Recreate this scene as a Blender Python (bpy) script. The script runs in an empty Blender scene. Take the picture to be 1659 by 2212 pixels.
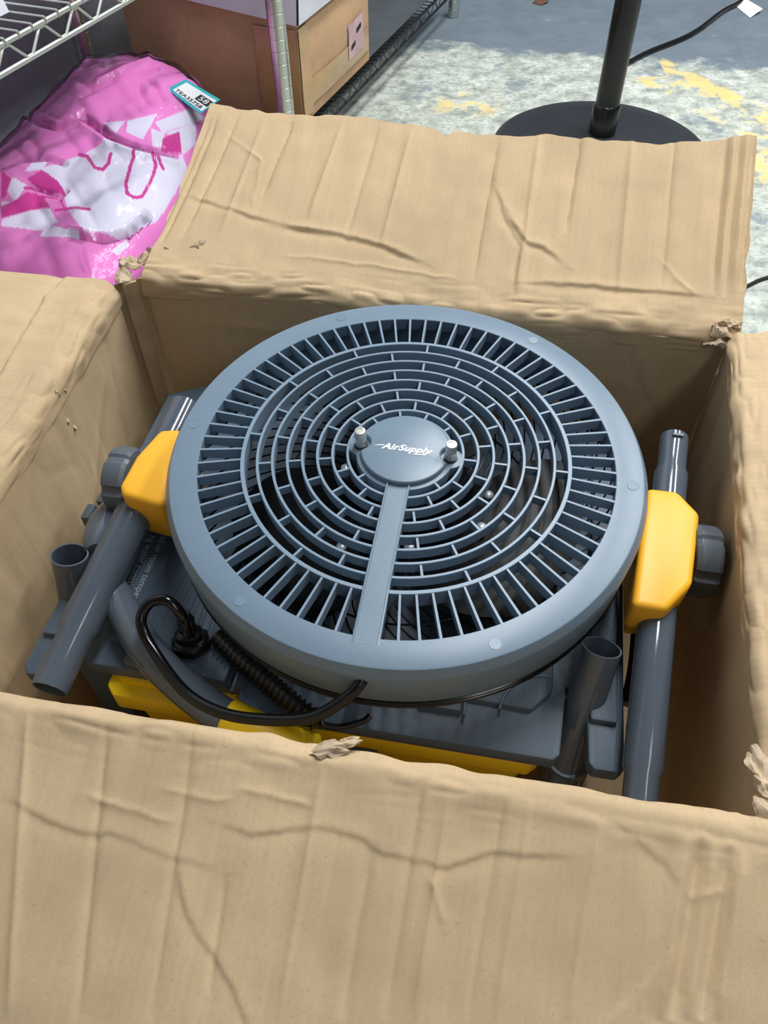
import bpy, bmesh, math, random
import numpy as np
from mathutils import Vector, Matrix
random.seed(7); rng = np.random.default_rng(7)
sc = bpy.context.scene
col = sc.collection
PI = math.pi
# ------------------------------------------------------------------ camera
IW, IH, FPX = 1659., 2212., 1672.
PITCH, ROLL, CAMH = math.radians(50.0), math.radians(-0.9), 1.0
_r0 = np.array([1, 0, 0.]); FWD = np.array([0, math.cos(PITCH), -math.sin(PITCH)]); _u0 = np.array([0, math.sin(PITCH), math.cos(PITCH)])
RGT = _r0*math.cos(ROLL)+_u0*math.sin(ROLL); UPV = -_r0*math.sin(ROLL)+_u0*math.cos(ROLL)
CAM = np.array([0, 0, CAMH])
cd = bpy.data.cameras.new('camera'); cam = bpy.data.objects.new('camera', cd); col.objects.link(cam)
cam.matrix_world = Matrix(((RGT[0], UPV[0], -FWD[0], CAM[0]), (RGT[1], UPV[1], -FWD[1], CAM[1]), (RGT[2], UPV[2], -FWD[2], CAM[2]), (0, 0, 0, 1)))
cd.sensor_fit = 'VERTICAL'; cd.sensor_height = 24.0; cd.lens = 24.0*FPX/IH; cd.clip_start = .02
sc.camera = cam
# ------------------------------------------------------------------ light
sc.view_settings.view_transform = 'Standard'; sc.view_settings.look = 'None'
sc.view_settings.gamma = 1.0; sc.view_settings.use_curve_mapping = False
sc.view_settings.exposure = 0.0
w = bpy.data.worlds.new('world'); sc.world = w; w.use_nodes = True
w.node_tree.nodes['Background'].inputs[0].default_value = (.86, .93, 1.0, 1)
w.node_tree.nodes['Background'].inputs[1].default_value = .09
def area(name, loc, size, power, rot=(0, 0, 0), color=(.97, .99, 1.0)):
    l = bpy.data.lights.new(name, 'AREA'); l.shape = 'RECTANGLE'; l.size, l.size_y = size; l.energy = power; l.color = color
    o = bpy.data.objects.new(name, l); col.objects.link(o); o.location = loc; o.rotation_euler = rot
    return o
# fluorescent battens on the ceiling of the store room
for x in (.50, .75): area('ceiling_tube', (x, 1.9, 2.9), (.06, 2.4), 43, (0, 0, math.radians(-11)))
for x in (2.0, 2.25): area('ceiling_tube', (x, 2.2, 2.9), (.06, 2.4), 44, (0, 0, math.radians(-11)))
for x in (.75, 1.0): area('ceiling_tube', (x, -1.6, 2.9), (.06, 2.4), 8, (0, 0, math.radians(-11)))

# ------------------------------------------------------------------ frames
YAW = math.radians(-10.8); OX, OY = .0216, .5265
CY, SY = math.cos(YAW), math.sin(YAW)
def ray(x, y): return RGT*((x-IW/2)/FPX)-UPV*((y-IH/2)/FPX)+FWD
def at(x, y, z):
    d = ray(x, y); return CAM+d*((z-CAMH)/d[2])
def proj(P):
    v = np.asarray(P, float)-CAM; d = v@FWD
    return np.stack([IW/2+FPX*(v@RGT)/d, IH/2-FPX*(v@UPV)/d], -1)
def w2l(P):
    P = np.asarray(P, float); x, y = P[..., 0]-OX, P[..., 1]-OY
    return np.stack([x*CY+y*SY, -x*SY+y*CY, P[..., 2]], -1)
def l2w(P):
    P = np.asarray(P, float); x, y = P[..., 0], P[..., 1]
    return np.stack([OX+x*CY-y*SY, OY+x*SY+y*CY, P[..., 2]], -1)
def Lat(x, y, z): return w2l(at(x, y, z))
CAML = w2l(CAM)
def rayL(x, y):
    d = ray(x, y); return np.array([d[0]*CY+d[1]*SY, -d[0]*SY+d[1]*CY, d[2]])

# ------------------------------------------------------------------ materials
def s2l(c): return tuple(((v/255)/12.92 if v/255 <= .04045 else ((v/255+.055)/1.055)**2.4) for v in c)
MATS = {}
class NT:
    def __init__(s, name):
        m = bpy.data.materials.new(name); m.use_nodes = True; s.m = m; s.t = m.node_tree; s.b = s.t.nodes['Principled BSDF']
    def n(s, typ, **kw):
        o = s.t.nodes.new(typ)
        for k, v in kw.items():
            if k.startswith('_'): setattr(o, k[1:], v)
            else:
                key = int(k[1:]) if k[0] == 'i' and k[1:].isdigit() else k.replace('__', ' ')
                if hasattr(v, 'is_linked') or isinstance(v, bpy.types.NodeSocket): s.t.links.new(v, o.inputs[key])
                else: o.inputs[key].default_value = v
        return o
    def l(s, a, b): s.t.links.new(a, b)
    def noise(s, scale, vec=None, detail=4, rough=.55):
        o = s.n('ShaderNodeTexNoise', Scale=scale, Detail=detail, Roughness=rough)
        if vec is not None: s.l(vec, o.inputs['Vector'])
        return o.outputs['Fac']
    def ramp(s, fac, stops, interp='LINEAR'):
        o = s.n('ShaderNodeValToRGB'); s.l(fac, o.inputs[0]); e = o.color_ramp.elements; o.color_ramp.interpolation = interp
        while len(e) < len(stops): e.new(.5)
        for q, (p, c) in zip(e, stops): q.position = p; q.color = (c, c, c, 1) if not hasattr(c, '__len__') else (*c, 1)
        return o.outputs[0]
    def math(s, op, a, b=0., c=None):
        kw = dict(_operation=op, i0=a, i1=b)
        if c is not None: kw['i2'] = c
        return s.n('ShaderNodeMath', **kw).outputs[0]
    def mix(s, fac, a, b, blend='MIX'):
        o = s.n('ShaderNodeMix', _data_type='RGBA', _blend_type=blend)
        for k, v in ((0, fac), (6, a), (7, b)):
            if isinstance(v, bpy.types.NodeSocket): s.l(v, o.inputs[k])
            else: o.inputs[k].default_value = v if not hasattr(v, '__len__') else (*v[:3], 1)
        return o.outputs[2]
    def bump(s, h, strength=.3, dist=.001, prev=None):
        o = s.n('ShaderNodeBump', Strength=strength, Distance=dist, Height=h)
        if prev is not None: s.l(prev, o.inputs['Normal'])
        return o.outputs[0]
    def set(s, **kw):
        for k, v in kw.items():
            i = s.b.inputs[k.replace('__', ' ')]
            if isinstance(v, bpy.types.NodeSocket): s.l(v, i)
            else: i.default_value = v if not (hasattr(v, '__len__') and len(v) == 3) else (*v, 1)
        return s.m
def plastic(name, c, rough=.45, var=.08, bump=.15, scale=900, spec=.5, metal=0., coat=0.):
    t = NT(name); co = t.n('ShaderNodeTexCoord').outputs['Object']
    n = t.noise(14, co); f = t.ramp(n, [(.3, 0.), (.7, 1.)])
    lin = s2l(c); c2 = tuple(v*(1-var) for v in lin); c3 = tuple(min(1, v*(1+var)) for v in lin)
    kw = dict(Base__Color=t.mix(f, c2, c3), Roughness=rough, Metallic=metal, Specular__IOR__Level=spec)
    if bump: kw['Normal'] = t.bump(t.noise(scale, co, 2), bump, .0004)
    if coat: kw['Coat__Weight'] = coat; kw['Coat__Roughness'] = .06
    m = t.set(**kw); MATS[name] = m; return m
M_GREY = plastic('grey_moulded_plastic', (113, 133, 150), .33, .03, .22, 1400)
M_GRATE = plastic('grey_grille_plastic', (124, 145, 163), .38, .03, .1, 1400)
M_TUBE = plastic('grey_glossy_tube', (80, 89, 100), .11, .04, .02, 500, .7)
M_LID = plastic('dark_grey_tank_plastic', (76, 91, 106), .5, .05, .25, 1100)
M_YEL = plastic('yellow_moulded_plastic', (252, 184, 44), .42, .04, .12, 1200)
M_YELT = plastic('yellow_tank_plastic', (236, 196, 18), .45, .04, .12, 1200)
M_BLK = plastic('black_rubber', (14, 14, 16), .35, .1, .1, 800)
M_BLKG = plastic('black_gloss_cable', (10, 10, 12), .16, .1, 0, 800)
M_BLADE = plastic('smoky_black_blade', (9, 10, 12), .3, .1, 0, spec=.12)
M_NICK = plastic('knurled_nickel', (226, 223, 216), .28, .06, .1, 900, metal=.8)
M_SCREW = plastic('zinc_screw', (205, 210, 215), .35, .06, 0, metal=.5)
M_WHITE = plastic('white_print', (245, 248, 250), .5, .02, 0)
M_PRINT = plastic('pale_grey_print', (150, 156, 162), .6, .05, 0)
M_KNOB = plastic('dark_grey_knob', (88, 97, 105), .42, .05, .15, 1200)
M_CHROME = plastic('chrome_wire', (205, 208, 200), .25, .06, .1, 700, metal=.9)
M_WIRE = plastic('satin_grey_wire', (196, 201, 193), .35, .06, .1, 700, metal=.65)
M_DWIRE = plastic('shaded_grey_wire', (62, 66, 70), .4, .06, .1, 700, metal=.8)  # chrome wire of the bottom shelf, its shadow put into a darker grey
M_POLE = plastic('black_painted_metal', (17, 18, 21), .24, .1, .05, 600)
M_BASE = plastic('black_base_plastic', (36, 39, 45), .5, .1, .15, 600)
M_TEAL = plastic('teal_label_print', (40, 178, 186), .5, .03, 0)
M_INK = plastic('black_ink', (18, 18, 20), .6, .05, 0)
M_LABEL = plastic('white_label_paper', (236, 238, 242), .55, .02, 0)
M_LEAF = plastic('brown_scrap', (96, 66, 48), .7, .2, .3, 200)

def cardboard(name, c, flute=.35, dirt=.12):
    t = NT(name); tc = t.n('ShaderNodeTexCoord'); uv = tc.outputs['UV']; ob = tc.outputs['Object']
    a = s2l(c); big = t.ramp(t.noise(9, ob, 5, .6), [(.3, 0.), (.72, 1.)])
    base = t.mix(big, tuple(v*(1-dirt) for v in a), tuple(min(1, v*(1+dirt*.6)) for v in a))
    mp = t.n('ShaderNodeMapping', Vector=uv, Scale=(900, 120, 1)).outputs[0]
    fib = t.ramp(t.noise(1.0, mp, 3), [(.35, .0), (.65, 1.)])
    base = t.mix(t.math('MULTIPLY', fib, .16), base, tuple(v*.72 for v in a))
    sk = t.n('ShaderNodeMapping', Vector=uv, Scale=(130, 7, 1)).outputs[0]
    base = t.mix(t.ramp(t.noise(1.0, sk, 4, .6), [(.42, 0.), (.7, .30)]), base, tuple(v*.80 for v in a))
    base = t.mix(t.ramp(t.noise(260, ob, 3, .6), [(.5, 0.), (.75, .30)]), base, tuple(v*.74 for v in a))
    sp = t.ramp(t.noise(520, ob, 2), [(.66, 0.), (.74, 1.)])
    base = t.mix(t.math('MULTIPLY', sp, .35), base, tuple(v*.45 for v in a))
    wv = t.n('ShaderNodeTexWave', _wave_type='BANDS', _bands_direction='X', Scale=46., Distortion=.5, Detail=1., Vector=uv).outputs['Fac']
    st = t.n('ShaderNodeMapping', Vector=uv, Scale=(46, 3, 1)).outputs[0]
    nb = t.bump(wv, flute*.17, .0006)
    nb = t.bump(t.noise(1.0, st, 3), flute, .0012, nb)
    nb = t.bump(t.noise(420, ob, 3), .22, .0004, nb)
    m = t.set(Base__Color=base, Roughness=.82, Specular__IOR__Level=.25, Normal=nb); MATS[name] = m; return m
M_CARD = cardboard('kraft_cardboard', (206, 180, 143), .55)
M_CARD2 = cardboard('brown_cardboard', (198, 162, 126), .2)
M_TORN = plastic('torn_paper', (186, 166, 140), .85, .35, .3, 300, .2)
M_TAPE = plastic('brown_packing_tape', (182, 144, 92), .18, .06, .1, 60, coat=.6)
M_WBOX = plastic('white_carton_board', (224, 226, 236), .6, .03, .2, 300)

# ------------------------------------------------------------------ mesh helpers
def add_obj(name, verts, faces, mat, parent=None, smooth=True, angle=35, uv=None):
    me = bpy.data.meshes.new(name)
    me.from_pydata([tuple(map(float, v)) for v in verts], [], [tuple(map(int, f)) for f in faces])
    if uv is not None:
        ul = me.uv_layers.new(name='UVMap'); li = np.empty(len(me.loops), int); me.loops.foreach_get('vertex_index', li)
        ul.data.foreach_set('uv', np.asarray(uv, np.float32)[li].ravel())
    if smooth:
        me.polygons.foreach_set('use_smooth', [True]*len(me.polygons)); me.set_sharp_from_angle(angle=math.radians(angle))
    me.materials.append(mat); me.update()
    o = bpy.data.objects.new(name, me); col.objects.link(o)
    if parent is not None: o.parent = parent
    return o
def inst(o, parent, mat4=None, loc=None, rotz=None):
    c = o.copy(); col.objects.link(c); c.parent = parent
    if loc is not None: c.location = loc
    if rotz is not None: c.rotation_euler = (0, 0, rotz)
    return c
def tag(o, label, cat, group=None, kind=None):
    o['label'] = label
    if cat: o['category'] = cat
    if group: o['group'] = group
    if kind: o['kind'] = kind
    return o
def empty(name, loc=(0, 0, 0), rotz=0.):
    o = bpy.data.objects.new(name, None); col.objects.link(o); o.location = loc; o.rotation_euler = (0, 0, rotz); o.empty_display_size = .05
    return o
def merge(parts):
    V, F = [], []
    for v, f in parts:
        k = len(V); V += [tuple(q) for q in v]; F += [tuple(i+k for i in g) for g in f]
    return V, F
def bm_geo(bm):
    bm.verts.ensure_lookup_table(); bm.verts.index_update()
    r = [tuple(v.co) for v in bm.verts], [tuple(v.index for v in f.verts) for f in bm.faces]; bm.free(); return r
def box_geo(lo, hi, bev=0., seg=2):
    bm = bmesh.new(); bmesh.ops.create_cube(bm, size=1)
    lo, hi = Vector(lo), Vector(hi)
    for v in bm.verts: v.co = Vector(((v.co[i]+.5)*(hi[i]-lo[i])+lo[i]) for i in range(3))
    if bev: bmesh.ops.bevel(bm, geom=bm.edges[:], offset=bev, segments=seg, profile=.6, affect='EDGES')
    return bm_geo(bm)
def prism_geo(outline, z0, z1, bev=0., seg=2, bevel_bottom=True, taper=1.0):
    bm = bmesh.new(); cx = sum(p[0] for p in outline)/len(outline); cy = sum(p[1] for p in outline)/len(outline)
    b = [bm.verts.new((cx+(x-cx)*taper, cy+(y-cy)*taper, z0)) for x, y in outline]; t = [bm.verts.new((x, y, z1)) for x, y in outline]
    n = len(b); bf = bm.faces.new(b[::-1]); tf = bm.faces.new(t)
    for i in range(n): bm.faces.new((b[i], b[(i+1) % n], t[(i+1) % n], t[i]))
    bmesh.ops.recalc_face_normals(bm, faces=bm.faces[:])
    if bev:
        ed = list(tf.edges)+(list(bf.edges) if bevel_bottom else [])
        if n < 14: ed = list(set(ed+[e for e in bm.edges if abs(e.verts[0].co.z-e.verts[1].co.z) > 1e-6]))
        bmesh.ops.bevel(bm, geom=ed, offset=bev, segments=seg, profile=.5, affect='EDGES')
    return bm_geo(bm)
def lathe_geo(prof, n=64, closed=False, mod=None):
    V, F = [], []; m = len(prof)
    for i in range(n):
        a = 2*PI*i/n; k = mod(i) if mod else 1.0
        for r, z in prof: V.append((r*k*math.cos(a), r*k*math.sin(a), z))
    for i in range(n):
        j = (i+1) % n
        for q in range(m if closed else m-1):
            p = (q+1) % m; F.append((i*m+q, j*m+q, j*m+p, i*m+p))
    if not closed:
        if prof[0][0] > 1e-6: F.append(tuple(i*m for i in range(n))[::-1])
        if prof[-1][0] > 1e-6: F.append(tuple(i*m+m-1 for i in range(n)))
    return V, F
def smooth_path(pts, n=10):
    P = [np.array(p, float) for p in pts]; out = []
    for i in range(len(P)-1):
        p0 = P[max(i-1, 0)]; p1 = P[i]; p2 = P[i+1]; p3 = P[min(i+2, len(P)-1)]
        for k in range(n):
            t = k/n; out.append(.5*((2*p1)+(-p0+p2)*t+(2*p0-5*p1+4*p2-p3)*t*t+(-p0+3*p1-3*p2+p3)*t**3))
    out.append(P[-1]); return out
def tube_geo(path, rad, seg=14, caps=True, hollow=0.):
    P = [np.array(p, float) for p in path]; n = len(P)
    R = rad if hasattr(rad, '__len__') else [rad]*n
    T = [P[min(i+1, n-1)]-P[max(i-1, 0)] for i in range(n)]; T = [t/max(1e-9, np.linalg.norm(t)) for t in T]
    a = np.array([0, 0, 1.]) if abs(T[0][2]) < .9 else np.array([1., 0, 0]); u = np.cross(a, T[0]); u /= np.linalg.norm(u)
    V, F = [], []
    frames = []
    for i in range(n):
        u = u-T[i]*(u@T[i]); u /= np.linalg.norm(u); v = np.cross(T[i], u); frames.append((u, v))
        for k in range(seg):
            c = 2*PI*k/seg; V.append(P[i]+R[i]*(math.cos(c)*u+math.sin(c)*v))
    for i in range(n-1):
        for k in range(seg): F.append((i*seg+k, i*seg+(k+1) % seg, (i+1)*seg+(k+1) % seg, (i+1)*seg+k))
    if hollow:                      # open pipe mouths: lip and inner bore at both ends
        for end in (0, n-1):
            u, v = frames[end]; sgn = 1 if end == 0 else -1; k0 = len(V); e0 = end*seg
            ri = R[end]-hollow
            for dd in (0., .06):
                for k in range(seg):
                    c = 2*PI*k/seg; V.append(P[end]+sgn*T[end]*dd+ri*(math.cos(c)*u+math.sin(c)*v))
            for k in range(seg):
                q = (k+1) % seg
                f1 = (e0+k, e0+q, k0+q, k0+k); f2 = (k0+k, k0+q, k0+seg+q, k0+seg+k)
                if end == 0: f1 = f1[::-1]; f2 = f2[::-1]
                F.append(f1); F.append(f2)
            F.append(tuple(k0+seg+k for k in range(seg)))
    elif caps:
        F.append(tuple(range(seg))[::-1]); F.append(tuple((n-1)*seg+k for k in range(seg)))
    return V, F
def text_geo(body, size=1., shear=0., bold=0., extrude=0., spacing=1.):
    cu = bpy.data.curves.new('lettering', 'FONT'); cu.body = body; cu.size = size; cu.shear = shear; cu.offset = bold; cu.extrude = extrude; cu.space_character = spacing
    cu.align_x = 'CENTER'; cu.align_y = 'CENTER'; cu.resolution_u = 3
    o = bpy.data.objects.new('lettering', cu); col.objects.link(o)
    dg = bpy.context.evaluated_depsgraph_get(); me = bpy.data.meshes.new_from_object(o.evaluated_get(dg))
    V = [tuple(v.co) for v in me.vertices]; F = [tuple(p.vertices) for p in me.polygons]
    bpy.data.objects.remove(o); bpy.data.curves.remove(cu); bpy.data.meshes.remove(me)
    return V, F
def vnoise(x, y, s, seed=0):            # smooth value noise, vectorised
    r = np.random.default_rng(seed); G = r.random((64, 64))*2-1
    x = np.asarray(x)*s; y = np.asarray(y)*s; xi = np.floor(x).astype(int); yi = np.floor(y).astype(int); fx = x-xi; fy = y-yi
    fx = fx*fx*(3-2*fx); fy = fy*fy*(3-2*fy); g = lambda a, b: G[a % 64, b % 64]
    return (g(xi, yi)*(1-fx)+g(xi+1, yi)*fx)*(1-fy)+(g(xi, yi+1)*(1-fx)+g(xi+1, yi+1)*fx)*fy
def poly_dist(U, V, pts):               # distance, side sign and end fade for a polyline
    best = np.full(U.shape, 9.); sg = np.zeros(U.shape)
    for (x0, y0), (x1, y1) in zip(pts[:-1], pts[1:]):
        dx, dy = x1-x0, y1-y0; L2 = dx*dx+dy*dy+1e-12
        t = np.clip(((U-x0)*dx+(V-y0)*dy)/L2, 0, 1); ex, ey = U-x0-t*dx, V-y0-t*dy; d = np.hypot(ex, ey)
        m = d < best; best = np.where(m, d, best); sg = np.where(m, np.sign(dx*ey-dy*ex), sg)
    return best, sg
def crease_disp(U, V, creases):
    D = np.zeros(U.shape)
    Uw = U+.0014*vnoise(U, V, 70, 301)+.0006*vnoise(U, V, 190, 303); Vw = V+.0014*vnoise(U, V, 70, 302)+.0006*vnoise(U, V, 190, 304)
    for n_, (pts, amp, wd, kind) in enumerate(creases):
        st = len(pts) == 2; d, s = poly_dist(U if st else Uw, V if st else Vw, pts)
        a, b = np.array(pts[0]), np.array(pts[-1]); L = np.linalg.norm(b-a)+1e-9
        e = np.minimum(np.hypot(U-a[0], V-a[1]), np.hypot(U-b[0], V-b[1])); fade = np.clip(e/(.16*L), 0, 1)**.7
        fade = fade*(.85+.2*vnoise(U, V, 12, 400+n_) if st else .72+.42*vnoise(U, V, 26, 400+n_))
        if kind == 'v': D += fade*amp*np.exp(-(d/wd)**1.3)                 # pressed line or raised ridge
        else: D += fade*amp*1.25*s*(d/wd)*np.exp(-d/wd)                    # step: one lip above the other
    return D
def sheet(name, S, u0, u1, v0, v1, nu, nv, thick, mat, parent, disp=None, edge=None, hole=None):
    """S(U,V)->P,N arrays. A board with thickness: visible face, back face and rim."""
    u = np.linspace(0, 1, nu+1); v = np.linspace(0, 1, nv+1); A, B = np.meshgrid(u, v, indexing='ij')
    U = u0+(u1-u0)*A; V = v0+(v1-v0)*B
    if edge is not None: U, V = edge(U, V, A, B)
    P, N = S(U, V); D = disp(U, V) if disp is not None else np.zeros(U.shape)
    f = (P+N*D[..., None]).reshape(-1, 3); b = (P+N*(D*.8-thick)[..., None]).reshape(-1, 3); K = len(f)
    i = np.arange(nu)[:, None]*(nv+1)+np.arange(nv)[None, :]; i = i.ravel(); q = np.stack([i, i+nv+1, i+nv+2, i+1], 1)
    keep = np.ones(len(q), bool)
    if hole is not None:
        cu, cv = (U[:-1, :-1]+U[1:, 1:])/2, (V[:-1, :-1]+V[1:, 1:])/2; keep = ~hole(cu, cv).ravel()
    F = [*q[keep].tolist(), *(q[keep][:, ::-1]+K).tolist()]
    ring = [k*(nv+1) for k in range(nu)]+[nu*(nv+1)+k for k in range(nv)]+[k*(nv+1)+nv for k in range(nu, 0, -1)]+[k for k in range(nv, 0, -1)]
    for a, c in zip(ring, ring[1:]+ring[:1]): F.append((c, a, a+K, c+K))
    uv = np.concatenate([np.stack([U, V], -1).reshape(-1, 2)]*2)
    return add_obj(name, np.concatenate([f, b]), F, mat, parent, True, 50, uv)

# ================================================================== SETTING
def build_floor():
    t = NT('worn_painted_concrete'); co = t.n('ShaderNodeTexCoord').outputs['Object']
    sx = t.n('ShaderNodeSeparateXYZ', Vector=co); X, Y = sx.outputs[0], sx.outputs[1]
    n1 = t.noise(2.3, co, 8, .65); n2 = t.noise(17, co, 8, .68); n3 = t.noise(75, co, 5, .6); n4 = t.noise(5.5, co, 8, .7)
    bare = t.mix(t.ramp(n2, [(.36, 0.), (.62, 1.)]), s2l((143, 149, 141)), s2l((204, 210, 199)))
    bare = t.mix(t.ramp(n3, [(.5, 0.), (.68, .6)]), bare, s2l((116, 118, 108)))
    paint = t.mix(t.ramp(n4, [(.3, 0.), (.7, 1.)]), s2l((96, 108, 118)), s2l((113, 126, 135)))
    paint = t.mix(t.ramp(n2, [(.66, 0.), (.72, .7)]), paint, s2l((186, 190, 188)))
    # paint survives beyond a ragged line across the room, worn off in front of it
    edge = t.math('ADD', t.math('SUBTRACT', Y, t.math('MULTIPLY_ADD', X, -.22, 2.93)), t.math('MULTIPLY', t.math('SUBTRACT', n4, .5), .55))
    pm = t.ramp(t.math('ADD', edge, .5), [(.46, 0.), (.54, 1.)])
    isl = t.ramp(t.math('ADD', n4, t.math('MULTIPLY', n2, .35)), [(.74, 0.), (.8, .75)])
    c = t.mix(t.math('MAXIMUM', pm, isl), bare, paint)
    # yellow lane marking, mostly flaked away
    def lane(a, b, cc, half):
        d = t.math('ABSOLUTE', t.math('ADD', t.math('ADD', t.math('MULTIPLY', X, a), t.math('MULTIPLY', Y, b)), cc))
        return t.ramp(t.math('DIVIDE', d, half), [(.8, 1.), (1., 0.)])
    def spot(x, y, r):
        d = t.math('SQRT', t.math('ADD', t.math('POWER', t.math('SUBTRACT', X, x), 2.), t.math('POWER', t.math('SUBTRACT', Y, y), 2.)))
        return t.ramp(t.math('DIVIDE', d, r), [(.5, 1.), (1., 0.)])
    p1, p2 = at(1455, 175, 0), at(1659, 275, 0); dx, dy = p2[0]-p1[0], p2[1]-p1[1]; L = math.hypot(dx, dy); a, b = -dy/L, dx/L
    ym = t.math('MAXIMUM', lane(a, b, -(a*p1[0]+b*p1[1]), .11), spot(*at(1005, 222, 0)[:2], .13))
    ym = t.math('MAXIMUM', ym, spot(*at(1645, 350, 0)[:2], .16))
    ym = t.math('MULTIPLY', ym, t.math('MAXIMUM', t.math('GREATER_THAN', X, .92), t.math('LESS_THAN', Y, 2.62)))
    keepm = t.ramp(t.math('ADD', t.math('MULTIPLY', n4, .7), t.math('MULTIPLY', n2, .45)), [(.57, 0.), (.63, .9)])
    c = t.mix(t.math('MULTIPLY', ym, keepm), c, t.mix(n2, s2l((206, 186, 140)), s2l((236, 206, 112))))
    c = t.mix(t.ramp(n1, [(.62, 0.), (.8, .3)]), c, s2l((96, 98, 96)))
    m = t.set(Base__Color=c, Roughness=t.ramp(n2, [(.3, .45), (.7, .8)]), Normal=t.bump(n2, .35, .002, t.bump(n3, .2, .001)))
    V, F = box_geo((-4, -2.5, -.05), (5, 7, 0)); o = add_obj('floor', V, F, m, None, False)
    o['kind'] = 'structure'; o['label'] = 'worn grey painted concrete floor with flaked yellow lane marks'
build_floor()
# rack frame: runs along RD from the front post, depth direction RN
RD = np.array([.37, .93, 0]); RD /= np.linalg.norm(RD); RN = np.array([-RD[1], RD[0], 0]); RP = np.array([-.22, 1.926, 0.])
def rk(a, d, z): return RP+RD*a+RN*d+np.array([0, 0, z])
RROT = math.atan2(RD[1], RD[0])
def build_wall():
    t = NT('pale_grey_painted_wall'); co = t.n('ShaderNodeTexCoord').outputs['Object']
    n = t.noise(6, co, 6, .6); s = t.ramp(t.noise(40, co, 4), [(.6, 0.), (.72, .5)])
    c = t.mix(n, s2l((176, 182, 192)), s2l((206, 210, 218))); c = t.mix(s, c, s2l((140, 148, 160)))
    m = t.set(Base__Color=c, Roughness=.6, Normal=t.bump(n, .2, .002))
    V, F = box_geo((-2.6, .66, 0), (3.2, .74, 2.9)); o = add_obj('wall_left', V, F, m, None, False)
    o.location = RP; o.rotation_euler = (0, 0, RROT); o['kind'] = 'structure'; o['label'] = 'pale grey painted wall behind the wire rack'
build_wall()

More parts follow.
